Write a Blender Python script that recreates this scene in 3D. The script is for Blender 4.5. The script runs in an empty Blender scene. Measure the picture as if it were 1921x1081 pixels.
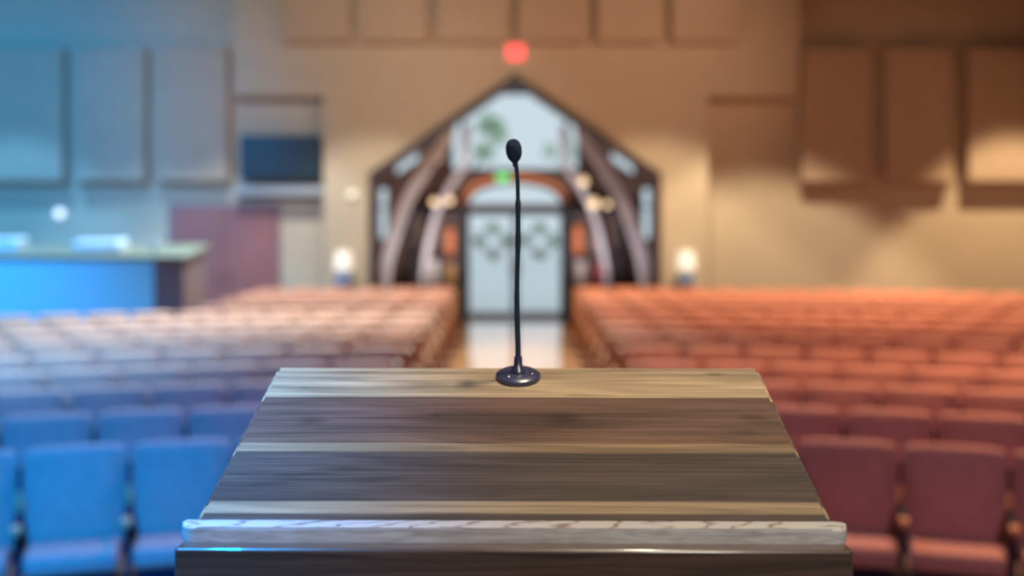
import bpy, bmesh, math, random
from mathutils import Vector, Matrix
random.seed(7)
PI = math.pi
sc = bpy.context.scene
C = sc.collection
W, H = 1921, 1081
F = 2230.0            # focal length in pixels
VX, VY = 966.0, 400.0 # vanishing point of the hall axis
CZ = 2.19             # eye height above the hall floor

def at(px, py, d):
    """world (x, z) of a photograph pixel on the plane at depth d"""
    return ((px-VX)/F*d, CZ+(VY-py)/F*d)

# ------------------------------------------------------------------ materials
def new_mat(name):
    m = bpy.data.materials.new(name); m.use_nodes = True
    nt = m.node_tree
    return m, nt, nt.nodes['Principled BSDF']

def plain(name, col, rough=.6, metal=0, spec=.5, bump=0, bscale=200, var=0, vscale=3):
    m, nt, b = new_mat(name)
    b.inputs['Base Color'].default_value = (*col, 1)
    b.inputs['Roughness'].default_value = rough
    b.inputs['Metallic'].default_value = metal
    b.inputs['Specular IOR Level'].default_value = spec
    tc = nt.nodes.new('ShaderNodeTexCoord')
    if var:
        n = nt.nodes.new('ShaderNodeTexNoise'); n.inputs['Scale'].default_value = vscale
        n.inputs['Detail'].default_value = 5
        nt.links.new(tc.outputs['Object'], n.inputs['Vector'])
        r = nt.nodes.new('ShaderNodeValToRGB')
        r.color_ramp.elements[0].position = .3; r.color_ramp.elements[1].position = .7
        r.color_ramp.elements[0].color = (*[c*(1-var) for c in col], 1)
        r.color_ramp.elements[1].color = (*[min(1, c*(1+var)) for c in col], 1)
        nt.links.new(n.outputs['Fac'], r.inputs['Fac'])
        nt.links.new(r.outputs['Color'], b.inputs['Base Color'])
    if bump:
        n = nt.nodes.new('ShaderNodeTexNoise'); n.inputs['Scale'].default_value = bscale
        n.inputs['Detail'].default_value = 3
        nt.links.new(tc.outputs['Object'], n.inputs['Vector'])
        bp = nt.nodes.new('ShaderNodeBump'); bp.inputs['Strength'].default_value = bump
        bp.inputs['Distance'].default_value = .004
        nt.links.new(n.outputs['Fac'], bp.inputs['Height'])
        nt.links.new(bp.outputs['Normal'], b.inputs['Normal'])
    return m

def glow(name, col, strength, rough=.4):
    m, nt, b = new_mat(name)
    b.inputs['Base Color'].default_value = (*col, 1)
    b.inputs['Roughness'].default_value = rough
    b.inputs['Emission Color'].default_value = (*col, 1)
    b.inputs['Emission Strength'].default_value = strength
    return m

def glass_mat(name, tint=(.95, .98, .97)):
    m = bpy.data.materials.new(name); m.use_nodes = True
    nt = m.node_tree; nt.nodes.clear()
    o = nt.nodes.new('ShaderNodeOutputMaterial'); mx = nt.nodes.new('ShaderNodeMixShader')
    t = nt.nodes.new('ShaderNodeBsdfTransparent'); g = nt.nodes.new('ShaderNodeBsdfGlossy')
    fr = nt.nodes.new('ShaderNodeFresnel'); fr.inputs['IOR'].default_value = 1.15
    t.inputs['Color'].default_value = (*tint, 1); g.inputs['Roughness'].default_value = .02
    nt.links.new(fr.outputs[0], mx.inputs[0]); nt.links.new(t.outputs[0], mx.inputs[1])
    nt.links.new(g.outputs[0], mx.inputs[2]); nt.links.new(mx.outputs[0], o.inputs[0])
    return m

def wood(name, c1, c2, scale=(1.5, 40, 40), rough=.45, coat=0, dist=1.5, fine=.5, bump=.15):
    """grain streaks along local X"""
    m, nt, b = new_mat(name)
    tc = nt.nodes.new('ShaderNodeTexCoord'); mp = nt.nodes.new('ShaderNodeMapping')
    mp.inputs['Scale'].default_value = scale
    n = nt.nodes.new('ShaderNodeTexNoise'); n.inputs['Scale'].default_value = 1
    n.inputs['Detail'].default_value = 8; n.inputs['Distortion'].default_value = dist
    n.inputs['Roughness'].default_value = .65
    r = nt.nodes.new('ShaderNodeValToRGB')
    r.color_ramp.elements[0].position = .32; r.color_ramp.elements[1].position = .68
    r.color_ramp.elements[0].color = (*c1, 1); r.color_ramp.elements[1].color = (*c2, 1)
    nt.links.new(tc.outputs['Object'], mp.inputs['Vector']); nt.links.new(mp.outputs[0], n.inputs['Vector'])
    nt.links.new(n.outputs['Fac'], r.inputs['Fac']); nt.links.new(r.outputs['Color'], b.inputs['Base Color'])
    bp = nt.nodes.new('ShaderNodeBump'); bp.inputs['Strength'].default_value = bump; bp.inputs['Distance'].default_value = .001
    nt.links.new(n.outputs['Fac'], bp.inputs['Height']); nt.links.new(bp.outputs['Normal'], b.inputs['Normal'])
    b.inputs['Roughness'].default_value = rough
    b.inputs['Coat Weight'].default_value = coat
    return m

def plank_wood(name, stops, length, knots=()):
    """edge-glued boards: board colour by local Y, grain streaks and cathedral figure along local X"""
    m, nt, b = new_mat(name)
    N = nt.nodes.new; L = nt.links.new
    tc = N('ShaderNodeTexCoord'); sep = N('ShaderNodeSeparateXYZ'); L(tc.outputs['Object'], sep.inputs[0])
    # slight waviness of the glue lines' tone only
    dv = N('ShaderNodeMath'); dv.operation = 'DIVIDE'; dv.inputs[1].default_value = length
    wob = N('ShaderNodeTexNoise'); wob.inputs['Scale'].default_value = 1
    mpw = N('ShaderNodeMapping'); mpw.inputs['Scale'].default_value = (3, 18, 1)
    L(tc.outputs['Object'], mpw.inputs['Vector']); L(mpw.outputs[0], wob.inputs['Vector'])
    wm = N('ShaderNodeMath'); wm.operation = 'MULTIPLY_ADD'; wm.inputs[1].default_value = .014; wm.inputs[2].default_value = -.007
    L(wob.outputs['Fac'], wm.inputs[0])
    ad = N('ShaderNodeMath'); L(sep.outputs['Y'], dv.inputs[0]); L(dv.outputs[0], ad.inputs[0]); L(wm.outputs[0], ad.inputs[1])
    r = N('ShaderNodeValToRGB'); cr = r.color_ramp
    cr.elements[0].position = stops[0][0]; cr.elements[0].color = (*stops[0][1], 1)
    cr.elements[1].position = stops[-1][0]; cr.elements[1].color = (*stops[-1][1], 1)
    for p, c in stops[1:-1]:
        e = cr.elements.new(p); e.color = (*c, 1)
    L(ad.outputs[0], r.inputs['Fac'])
    # grain: stretched noise + wave figure
    mp = N('ShaderNodeMapping'); mp.inputs['Scale'].default_value = (2.6, 190, 40); L(tc.outputs['Object'], mp.inputs['Vector'])
    n = N('ShaderNodeTexNoise'); n.inputs['Scale'].default_value = 1; n.inputs['Detail'].default_value = 9; n.inputs['Roughness'].default_value = .62
    n.inputs['Distortion'].default_value = .6; L(mp.outputs[0], n.inputs['Vector'])
    mp2 = N('ShaderNodeMapping'); mp2.inputs['Scale'].default_value = (1.6, 14, 3); L(tc.outputs['Object'], mp2.inputs['Vector'])
    wv = N('ShaderNodeTexNoise'); wv.inputs['Scale'].default_value = 1.6; wv.inputs['Detail'].default_value = 4
    wv.inputs['Distortion'].default_value = 1.6; L(mp2.outputs[0], wv.inputs['Vector'])
    g1 = N('ShaderNodeMapRange'); g1.inputs[1].default_value = .3; g1.inputs[2].default_value = .7; g1.inputs[3].default_value = .62; g1.inputs[4].default_value = 1.3
    L(n.outputs['Fac'], g1.inputs[0])
    g2 = N('ShaderNodeMapRange'); g2.inputs[1].default_value = .32; g2.inputs[2].default_value = .62; g2.inputs[3].default_value = .62; g2.inputs[4].default_value = 1.2
    L(wv.outputs['Fac'], g2.inputs[0])
    # knots
    mp3 = N('ShaderNodeMapping'); mp3.inputs['Scale'].default_value = (3.1, 8.5, 1); mp3.inputs['Location'].default_value = (.37, .62, 0)
    L(tc.outputs['Object'], mp3.inputs['Vector'])
    vo = N('ShaderNodeTexVoronoi'); vo.inputs['Scale'].default_value = 1.0; L(mp3.outputs[0], vo.inputs['Vector'])
    g3 = N('ShaderNodeMapRange'); g3.inputs[1].default_value = .02; g3.inputs[2].default_value = .16; g3.inputs[3].default_value = .55; g3.inputs[4].default_value = 1
    L(vo.outputs['Distance'], g3.inputs[0])
    m1 = N('ShaderNodeMath'); m1.operation = 'MULTIPLY'; L(g1.outputs[0], m1.inputs[0]); L(g2.outputs[0], m1.inputs[1])
    m2 = N('ShaderNodeMath'); m2.operation = 'MULTIPLY'; L(m1.outputs[0], m2.inputs[0]); L(g3.outputs[0], m2.inputs[1])
    kn = N('ShaderNodeTexNoise'); kn.inputs['Scale'].default_value = 28; kn.inputs['Detail'].default_value = 3; L(tc.outputs['Object'], kn.inputs['Vector'])
    for kx, ky, ka, kb, dk in knots:
        mk = N('ShaderNodeMapping'); mk.vector_type = 'POINT'
        mk.inputs['Scale'].default_value = (1/ka, 1/kb, 0); mk.inputs['Location'].default_value = (-kx/ka, -ky/kb, 0)
        L(tc.outputs['Object'], mk.inputs['Vector'])
        ln = N('ShaderNodeVectorMath'); ln.operation = 'LENGTH'; L(mk.outputs[0], ln.inputs[0])
        pa = N('ShaderNodeMath'); pa.operation = 'MULTIPLY_ADD'; pa.inputs[1].default_value = 1.6; L(kn.outputs['Fac'], pa.inputs[0]); L(ln.outputs['Value'], pa.inputs[2])
        mr = N('ShaderNodeMapRange'); mr.interpolation_type = 'SMOOTHSTEP'
        mr.inputs[1].default_value = .7; mr.inputs[2].default_value = 1.9; mr.inputs[3].default_value = dk; mr.inputs[4].default_value = 1
        L(pa.outputs[0], mr.inputs[0])
        mm = N('ShaderNodeMath'); mm.operation = 'MULTIPLY'; L(m2.outputs[0], mm.inputs[0]); L(mr.outputs[0], mm.inputs[1]); m2 = mm
    mx = N('ShaderNodeVectorMath'); mx.operation = 'SCALE'; L(r.outputs['Color'], mx.inputs[0]); L(m2.outputs[0], mx.inputs['Scale'])
    L(mx.outputs[0], b.inputs['Base Color'])
    bp = N('ShaderNodeBump'); bp.inputs['Strength'].default_value = .2; bp.inputs['Distance'].default_value = .0006
    L(n.outputs['Fac'], bp.inputs['Height']); L(bp.outputs['Normal'], b.inputs['Normal'])
    b.inputs['Roughness'].default_value = .42
    return m

def oak_lip(name):
    m, nt, b = new_mat(name); N = nt.nodes.new; L = nt.links.new
    tc = N('ShaderNodeTexCoord')
    mp = N('ShaderNodeMapping'); mp.inputs['Scale'].default_value = (9, 30, 30); mp.inputs['Rotation'].default_value = (0, 0, .35)
    L(tc.outputs['Object'], mp.inputs['Vector'])
    w = N('ShaderNodeTexWave'); w.bands_direction = 'X'; w.inputs['Scale'].default_value = .75; w.inputs['Distortion'].default_value = 14
    w.inputs['Detail'].default_value = 4; w.inputs['Detail Scale'].default_value = 1.1; L(mp.outputs[0], w.inputs['Vector'])
    r = N('ShaderNodeValToRGB'); r.color_ramp.elements[0].position = .0; r.color_ramp.elements[1].position = .12
    r.color_ramp.elements[0].color = (.22, .16, .15, 1); r.color_ramp.elements[1].color = (.5, .47, .46, 1)
    L(w.outputs['Fac'], r.inputs['Fac'])
    # front face: softer cathedral figure along X
    mp2 = N('ShaderNodeMapping'); mp2.inputs['Scale'].default_value = (16, 20, 160); mp2.inputs['Rotation'].default_value = (0, .12, 0); L(tc.outputs['Object'], mp2.inputs['Vector'])
    n = N('ShaderNodeTexNoise'); n.inputs['Scale'].default_value = 1; n.inputs['Detail'].default_value = 6; n.inputs['Distortion'].default_value = 1.2
    L(mp2.outputs[0], n.inputs['Vector'])
    r2 = N('ShaderNodeValToRGB'); r2.color_ramp.elements[0].position = .35; r2.color_ramp.elements[1].position = .62
    r2.color_ramp.elements[0].color = (.44, .40, .38, 1); r2.color_ramp.elements[1].color = (.66, .64, .64, 1)
    L(n.outputs['Fac'], r2.inputs['Fac'])
    geo = N('ShaderNodeNewGeometry'); sp = N('ShaderNodeSeparateXYZ'); L(geo.outputs['True Normal'], sp.inputs[0])
    st = N('ShaderNodeMath'); st.operation = 'GREATER_THAN'; st.inputs[1].default_value = .6; L(sp.outputs['Z'], st.inputs[0])
    mx = N('ShaderNodeMix'); mx.data_type = 'RGBA'; L(st.outputs[0], mx.inputs[0]); L(r2.outputs[0], mx.inputs[6]); L(r.outputs[0], mx.inputs[7])
    L(mx.outputs[2], b.inputs['Base Color']); b.inputs['Roughness'].default_value = .4
    return m

M = {}
M['wall'] = plain('beige painted plaster', (.6, .49, .36), .8, bump=.2, bscale=60, var=.03)
M['panel'] = plain('beige acoustic fabric', (.58, .44, .32), .95, bump=.5, bscale=300, var=.04)
M['ceiling'] = plain('dark ceiling paint', (.07, .055, .045), .9)
M['fabric'] = plain('rust woven upholstery', (.62, .225, .135), .85, bump=.6, bscale=400, var=.1, vscale=18)
M['shell'] = wood('seat back veneer', (.2, .08, .035), (.38, .17, .08), (30, 2, 2))
M['armwood'] = wood('orange stained arm wood', (.5, .16, .05), (.75, .28, .1), (20, 3, 3), rough=.75)
M['metal'] = plain('black powder coated metal', (.02, .018, .025), .8, spec=.2)
M['endpanel'] = wood('stained end panel wood', (.3, .12, .06), (.5, .22, .1), (3, 3, 20), rough=.7)
M['carpet'] = plain('dark brown carpet', (.16, .07, .05), .95, bump=.8, bscale=300, var=.15, vscale=4)
M['darkwood'] = wood('dark stained timber', (.035, .02, .022), (.085, .05, .05), (3, 3, 12))
M['lobbywall'] = wood('brown timber boards', (.1, .06, .05), (.22, .13, .1), (14, 2, 2))
M['beam'] = wood('pale laminated beam', (.66, .62, .64), (.8, .77, .8), (4, 4, 25), rough=.35)
M['frame'] = plain('dark bronze door frame', (.03, .045, .06), .4)
M['glass'] = glass_mat('clear pane')
M['tv'] = plain('dark television glass', (.018, .035, .05), .35)
M['tvframe'] = plain('black plastic', (.015, .02, .025), .4)
M['plumdoor'] = wood('mauve red door veneer', (.3, .11, .1), (.4, .16, .14), (20, 2, 2), rough=.5)
M['steel'] = plain('brushed steel', (.7, .7, .72), .25, metal=1)
M['white'] = plain('matt white', (.82, .84, .86), .6)
M['boothfront'] = plain('pale blue booth cloth', (.38, .78, .95), .85, bump=.3, bscale=120)
M['boothtop'] = wood('tan laminate worktop', (.17, .15, .1), (.24, .21, .14), (2, 10, 10))
M['boothend'] = wood('mauve booth board', (.24, .14, .15), (.33, .2, .2), (8, 2, 2))
M['red'] = glow('lit red sign face', (1, .1, .09), 1.3)
M['green'] = glow('lit green sign face', (.08, .75, .12), 1.0)
M['globe'] = glow('warm lamp glass', (1, .72, .42), 1.1)
M['sconce'] = glow('white lamp glass', (.85, .93, 1), 1.3)
M['shade'] = glow('cream lamp shade', (1, .93, .8), .6)
M['blueceramic'] = plain('blue grey ceramic', (.22, .3, .5), .3)
M['leaf'] = plain('green leaves', (.05, .16, .05), .6, var=.4, vscale=8)
M['paleleaf'] = plain('pale green leaves', (.42, .58, .38), .6, var=.2, vscale=3)
M['bark'] = plain('grey bark', (.16, .12, .09), .9, bump=.6, bscale=20)
M['paving'] = plain('pale concrete paving', (.82, .84, .85), .85, var=.03)
M['foam'] = plain('dark blue grey windscreen foam', (.03, .055, .12), .95, bump=1.0, bscale=900)
M['gooseneck'] = plain('satin black gooseneck', (.025, .05, .08), .4)
M['micbase'] = plain('satin navy black metal', (.045, .05, .11), .28, spec=.8)
M['screw'] = plain('dark steel screw', (.25, .25, .3), .3, metal=1)

# polished aisle floor
def aisle_mat():
    m, nt, b = new_mat('polished amber floor'); N = nt.nodes.new; L = nt.links.new
    tc = N('ShaderNodeTexCoord')
    br = N('ShaderNodeTexBrick'); br.inputs['Scale'].default_value = 1.6; br.offset = 0
    br.inputs['Color1'].default_value = (.70, .31, .12, 1); br.inputs['Color2'].default_value = (.76, .35, .14, 1)
    br.inputs['Mortar'].default_value = (.3, .15, .09, 1); br.inputs['Mortar Size'].default_value = .01
    br.inputs['Brick Width'].default_value = 1; br.inputs['Row Height'].default_value = 1
    L(tc.outputs['Object'], br.inputs['Vector']); L(br.outputs[0], b.inputs['Base Color'])
    b.inputs['Roughness'].default_value = .2
    b.inputs['Coat Weight'].default_value = 1; b.inputs['Coat IOR'].default_value = 1.7; b.inputs['Coat Roughness'].default_value = .045
    return m
M['aisle'] = aisle_mat()

# ------------------------------------------------------------------ mesh helpers
def box(bm, x0, x1, y0, y1, z0, z1, mat=None):
    vs = [bm.verts.new(p) for p in [(x0,y0,z0),(x1,y0,z0),(x1,y1,z0),(x0,y1,z0),(x0,y0,z1),(x1,y0,z1),(x1,y1,z1),(x0,y1,z1)]]
    if mat is not None:
        for v in vs: v.co = mat @ v.co
    fs = [bm.faces.new([vs[i] for i in f]) for f in [(0,3,2,1),(4,5,6,7),(0,1,5,4),(1,2,6,5),(2,3,7,6),(3,0,4,7)]]
    return vs, fs

def rbox(bm, x0, x1, y0, y1, z0, z1, r=.01, seg=3, mat=None):
    t = bmesh.new(); box(t, x0, x1, y0, y1, z0, z1)
    bmesh.ops.bevel(t, geom=list(t.edges), offset=r, segments=seg, profile=.5, affect='EDGES')
    if mat is not None: bmesh.ops.transform(t, matrix=mat, verts=t.verts)
    me = bpy.data.meshes.new('tmp'); t.to_mesh(me); t.free(); bm.from_mesh(me); bpy.data.meshes.remove(me)

def prism(bm, pts, y0, y1):
    """extrude an x,z polygon from y0 to y1"""
    a = [bm.verts.new((x, y0, z)) for x, z in pts]; b = [bm.verts.new((x, y1, z)) for x, z in pts]
    n = len(pts)
    bm.faces.new(a); bm.faces.new(b[::-1])
    for i in range(n):
        bm.faces.new([a[i], b[i], b[(i+1)%n], a[(i+1)%n]][::-1])
    bmesh.ops.recalc_face_normals(bm, faces=bm.faces)

def sideprism(bm, pts, x0, x1):
    """extrude a y,z polygon from x0 to x1"""
    a = [bm.verts.new((x0, y, z)) for y, z in pts]; b = [bm.verts.new((x1, y, z)) for y, z in pts]
    n = len(pts)
    bm.faces.new(a); bm.faces.new(b[::-1])
    for i in range(n): bm.faces.new([a[i], b[i], b[(i+1)%n], a[(i+1)%n]][::-1])
    bmesh.ops.recalc_face_normals(bm, faces=bm.faces)

def tube(bm, pts, radii, seg=14, cap=True):
    rings = []
    pts = [Vector(p) for p in pts]
    if not hasattr(radii, '__len__'): radii = [radii]*len(pts)
    up = None
    for i, p in enumerate(pts):
        t = (pts[min(i+1, len(pts)-1)]-pts[max(i-1, 0)]).normalized()
        if up is None: up = t.orthogonal().normalized()
        a = (up - t*up.dot(t)).normalized(); up = a; b = t.cross(a)
        rings.append([bm.verts.new(p+(a*math.cos(2*PI*k/seg)+b*math.sin(2*PI*k/seg))*radii[i]) for k in range(seg)])
    for r0, r1 in zip(rings, rings[1:]):
        for k in range(seg): bm.faces.new([r0[k], r0[(k+1)%seg], r1[(k+1)%seg], r1[k]])
    if cap:
        bm.faces.new(rings[0][::-1]); bm.faces.new(rings[-1])

def lathe(bm, prof, seg=32, mat=None):
    rings = []
    for r, z in prof:
        if r < 1e-6: rings.append([bm.verts.new((0, 0, z))])
        else: rings.append([bm.verts.new((r*math.cos(2*PI*k/seg), r*math.sin(2*PI*k/seg), z)) for k in range(seg)])
    vs = [v for r in rings for v in r]
    for r0, r1 in zip(rings, rings[1:]):
        for k in range(seg):
            k1 = (k+1) % seg
            if len(r0) == 1 and len(r1) == 1: continue
            if len(r0) == 1: bm.faces.new([r0[0], r1[k], r1[k1]])
            elif len(r1) == 1: bm.faces.new([r0[k], r1[0], r0[k1]])
            else: bm.faces.new([r0[k], r1[k], r1[k1], r0[k1]])
    if mat is not None:
        for v in vs: v.co = mat @ v.co

def obj(name, bm, mat, parent=None, smooth=False, loc=(0,0,0)):
    bmesh.ops.recalc_face_normals(bm, faces=bm.faces)
    me = bpy.data.meshes.new(name); bm.to_mesh(me); bm.free()
    me.materials.append(mat)
    if smooth:
        me.polygons.foreach_set('use_smooth', [True]*len(me.polygons))
        try: me.set_sharp_from_angle(angle=math.radians(38))
        except Exception: pass
    o = bpy.data.objects.new(name, me); C.objects.link(o); o.location = loc
    if parent: o.parent = parent
    return o

def thing(name, label, cat, loc=(0,0,0), rotz=0, group=None):
    o = bpy.data.objects.new(name, None); C.objects.link(o); o.empty_display_size = .1
    o.location = loc; o.rotation_euler = (0, 0, rotz); o['label'] = label; o['category'] = cat
    if group: o['group'] = group
    return o
def tag(o, label, cat, group=None, kind=None):
    o['label'] = label; o['category'] = cat
    if group: o['group'] = group
    if kind: o['kind'] = kind
    return o
def struct(name, bm, mat, parent=None, smooth=False, label=None):
    o = obj(name, bm, mat, parent, smooth)
    if not parent: o['kind'] = 'structure'
    return o
def B(*a, **k):
    bm = bmesh.new(); box(bm, *a); return bm

# ------------------------------------------------------------------ room shell
DW = 21.4          # centre block of the back wall
DR = 21.8          # recessed plane either side
DE = 24.7          # glazed end of the lobby
TOP = 7.6; SIDE = 11.0; LW = 3.35
bm = bmesh.new(); box(bm, -SIDE, SIDE, -5, DR+.2, -.2, 0); struct('floor', bm, M['carpet'])
bm = bmesh.new(); box(bm, -.93, .93, 4.6, DW, 0, .012); o = struct('floor_aisle', bm, M['aisle'])
bm = bmesh.new(); box(bm, -LW-.2, LW+.2, DR+.2, DE+.25, -.2, .0); box(bm, -LW, LW, DW, DE, 0, .012); struct('floor_lobby', bm, M['aisle'])
bm = bmesh.new(); box(bm, -SIDE, SIDE, -5, DR+.2, TOP, TOP+.2); struct('ceiling', bm, M['ceiling'])
bm = bmesh.new(); box(bm, -SIDE-.2, -SIDE, -5, DR+.2, 0, TOP); struct('wall_left', bm, M['wall'])
bm = bmesh.new(); box(bm, SIDE, SIDE+.2, -5, DR+.2, 0, TOP); struct('wall_right', bm, M['wall'])
bm = bmesh.new(); box(bm, -SIDE, SIDE, -5.2, -5, 0, TOP); struct('wall_front', bm, M['wall'])

xl, _ = at(607, 0, DW); xr, _ = at(1328, 0, DW)
pxl, pzs = at(692, 325, DW); pxr, _ = at(1240, 325, DW); _, pza = at(966, 138, DW); pxc = 0
pxl, pxr = -(pxr-pxl)/2, (pxr-pxl)/2
bxl, bz = at(437, 180, DW); bxr, _ = at(1500, 180, DW)
bm = bmesh.new()
box(bm, xl, pxl, DW, DR+.2, 0, TOP)
box(bm, pxr, xr, DW, DR+.2, 0, TOP)
prism(bm, [(pxl, pzs), (pxc, pza), (pxr, pzs), (pxr, TOP), (pxl, TOP)], DW, DR+.2)
struct('wall_back_middle', bm, M['wall'])
struct('wall_upper_left', B(bxl, xl, DW, DR, bz, TOP), M['wall'])
struct('wall_upper_right', B(xr, bxr, DW, DR, bz, TOP), M['wall'])
struct('wall_back_left', B(-SIDE, xl, DR, DR+.2, 0, TOP), M['wall'])
struct('wall_back_right', B(xr, SIDE, DR, DR+.2, 0, TOP), M['wall'])

# dark timber surround of the pointed opening
fw = .13
def portal_pts(off):
    s = (pza-pzs)/pxr; k = off*math.sqrt(1+s*s)
    return [(pxl+off, 0), (pxl+off, pzs-k+s*off), (0, pza-k), (pxr-off, pzs-k+s*off), (pxr-off, 0)]
a = portal_pts(0); b_ = portal_pts(fw)
bm = bmesh.new()
for i in range(4):
    q = [a[i], a[i+1], b_[i+1], b_[i]]
    prism(bm, q, DW-.05, DR+.2)
bmesh.ops.remove_doubles(bm, verts=bm.verts, dist=1e-5)
struct('trim_1', bm, M['darkwood'])

# skirting of the back wall
bm = bmesh.new(); box(bm, xl, pxl, DW-.02, DW, 0, .12); box(bm, pxr, xr, DW-.02, DW, 0, .12)
struct('baseboard_back', bm, M['darkwood'])

# ---- lobby
s = .7
def lob(px, py, d=DE): return at(px, py, d)
RA = 5.15          # lobby ridge height
RS = RA - s*LW
bm = bmesh.new(); box(bm, -LW-.15, -LW, DR+.2, DE+.25, 0, RS); struct('wall_lobby_left', bm, M['lobbywall'])
bm = bmesh.new(); box(bm, LW, LW+.15, DR+.2, DE+.25, 0, RS); struct('wall_lobby_right', bm, M['lobbywall'])
bm = bmesh.new()
prism(bm, [(-LW-.15, RS-.1), (0, RA), (LW+.15, RS-.1), (LW+.15, RS+.1), (0, RA+.2), (-LW-.15, RS+.1)], DR+.2, DE+.25)
struct('ceiling_lobby', bm, M['darkwood'])

# end wall: built of prisms round its openings
def X(px): return (px-VX)/F*DE
def Z(py): return CZ+(VY-py)/F*DE
ux = 1.36                       # upper window half width
uzt, uzm, uzb = Z(165), Z(207), Z(322)
uxt = .68
dhw = X(1057)                   # door opening half width
dzt = Z(392)                    # transom bar
arc_top = Z(340)
y0, y1 = DE, DE+.2
bm = bmesh.new()
# arched head polygon
arc = [(dhw*math.cos(t), dzt+.06+(arc_top-dzt-.06)*math.sin(t)**.8) for t in [PI*i/20 for i in range(21)]]
# band between arch and upper window
prism(bm, [(dhw, dzt-.02)] + arc + [(-dhw, dzt-.02), (-dhw-.001, uzb), (dhw+.001, uzb)], y0, y1) if False else None
for i in range(20):
    (xa, za), (xb, zb) = arc[i], arc[i+1]
    prism(bm, [(xa, za), (xa, uzb), (xb, uzb), (xb, zb)], y0, y1)
swx0, swx1 = X(703), X(729)     # tall narrow side window
swz0, swz1 = Z(452), Z(350)
box(bm, dhw, -swx1, y0, y1, 0, swz1); box(bm, swx1, -dhw, y0, y1, 0, swz1)
box(bm, -swx1, -swx0, y0, y1, 0, swz0); box(bm, swx0, swx1, y0, y1, 0, swz0)
box(bm, -swx0, LW, y0, y1, 0, swz1); box(bm, -LW, swx0, y0, y1, 0, swz1)
# strip from side window head to upper window sill
for sg in (-1, 1):
    def P(lst): prism(bm, [(sg*x, z) for x, z in lst], y0, y1)
    # slanted clerestory window between c0 and c1 follows the roof
    c0, c1, zs = 1.98, 2.5, 2.9
    def rz(x): return RA - s*x
    lo, hi = .44, .14
    def zlo(x): return rz(x)-lo-.02
    def zhi(x): return rz(x)-hi-.02
    P([(dhw, swz1), (LW, swz1), (LW, zs), (c1, zs), (c0, uzb), (dhw, uzb)])
    P([(ux, uzb), (c0, uzb), (c1, zs), (c1, zlo(c1)), (c0, zlo(c0)), (ux, zlo(ux))])
    P([(c1, zs), (LW-.15, zs), (c1, rz(c1))])
    P([(c0, zhi(c0)), (c1, zhi(c1)), (c1, rz(c1)), (c0, rz(c0))])
    P([(ux, zlo(ux)), (c0, zlo(c0)), (c0, rz(c0)), (ux, rz(ux))])
    P([(uxt, uzt), (ux, uzm), (ux, rz(ux)), (uxt, rz(uxt))])
prism(bm, [(-uxt, uzt), (uxt, uzt), (uxt, RA-s*uxt), (0, RA), (-uxt, RA-s*uxt)], y0, y1)
struct('wall_lobby_back', bm, M['lobbywall'])

def pane(bm, pts, y): 
    prism(bm, pts, y, y+.012)
# upper window
bm = bmesh.new()
out = [(-uxt, uzt), (uxt, uzt), (ux, uzm), (ux, uzb), (-ux, uzb), (-ux, uzm)]
inn = [(-uxt+.03, uzt-.05), (uxt-.03, uzt-.05), (ux-.06, uzm-.04), (ux-.06, uzb+.06), (-ux+.06, uzb+.06), (-ux+.06, uzm-.04)]
for i in range(6):
    j = (i+1) % 6; prism(bm, [out[i], out[j], inn[j], inn[i]], DE+.04, DE+.14)
for xm in (-1.08, 1.08):
    box(bm, xm-.02, xm+.02, DE+.05, DE+.12, uzb+.05, uzm+.12)
w1 = struct('window_1', bm, M['frame'])
bm = bmesh.new(); pane(bm, out, DE+.09); struct('glass_pane', bm, M['glass'], w1)
# side and clerestory windows
nwin = 2
for sg in (-1, 1):
    a0, a1 = sorted((sg*-swx0, sg*-swx1))
    bm = bmesh.new()
    for xx in (a0, a1-.04): box(bm, xx, xx+.04, DE+.04, DE+.14, swz0, swz1)
    for zz in (swz0, swz1-.04, (swz0+swz1)/2+.12): box(bm, a0, a1, DE+.045, DE+.135, zz, zz+.04)
    w = struct('window_%d' % nwin, bm, M['frame']); nwin += 1
    bm = bmesh.new(); box(bm, a0, a1, DE+.09, DE+.1, swz0, swz1); struct('glass_pane', bm, M['glass'], w)
    q = [(sg*c0, zlo(c0)), (sg*c1, zlo(c1)), (sg*c1, zhi(c1)), (sg*c0, zhi(c0))]
    bm = bmesh.new()
    cx = sum(p[0] for p in q)/4; cz = sum(p[1] for p in q)/4
    qi = [(x+(cx-x)*.12, z+(cz-z)*.16) for x, z in q]
    for i in range(4): prism(bm, [q[i], q[(i+1)%4], qi[(i+1)%4], qi[i]], DE+.04, DE+.14)
    w = struct('window_%d' % nwin, bm, M['frame']); nwin += 1
    bm = bmesh.new(); pane(bm, q, DE+.09); struct('glass_pane', bm, M['glass'], w)
# arched fanlight above the doors
bm = bmesh.new()
inner = [(x*.94, dzt+.06+(z-dzt-.06)*.88) for x, z in arc]
for i in range(20): prism(bm, [arc[i], arc[i+1], inner[i+1], inner[i]], DE+.04, DE+.14)
box(bm, -dhw, dhw, DE-.02, DE+.16, dzt-.06, dzt+.06)
w = struct('window_%d' % nwin, bm, M['frame'])
bm = bmesh.new(); pane(bm, arc, DE+.09); struct('glass_pane', bm, M['glass'], w)
# orange stained arch board round the fanlight
bm = bmesh.new()
oarc = [(x*1.1, dzt+.0+(z-dzt)*1.28) for x, z in arc]
for i in range(20): prism(bm, [oarc[i], oarc[i+1], arc[i+1], arc[i]], DE-.05, DE)
struct('trim_2', bm, M['armwood'])
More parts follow.
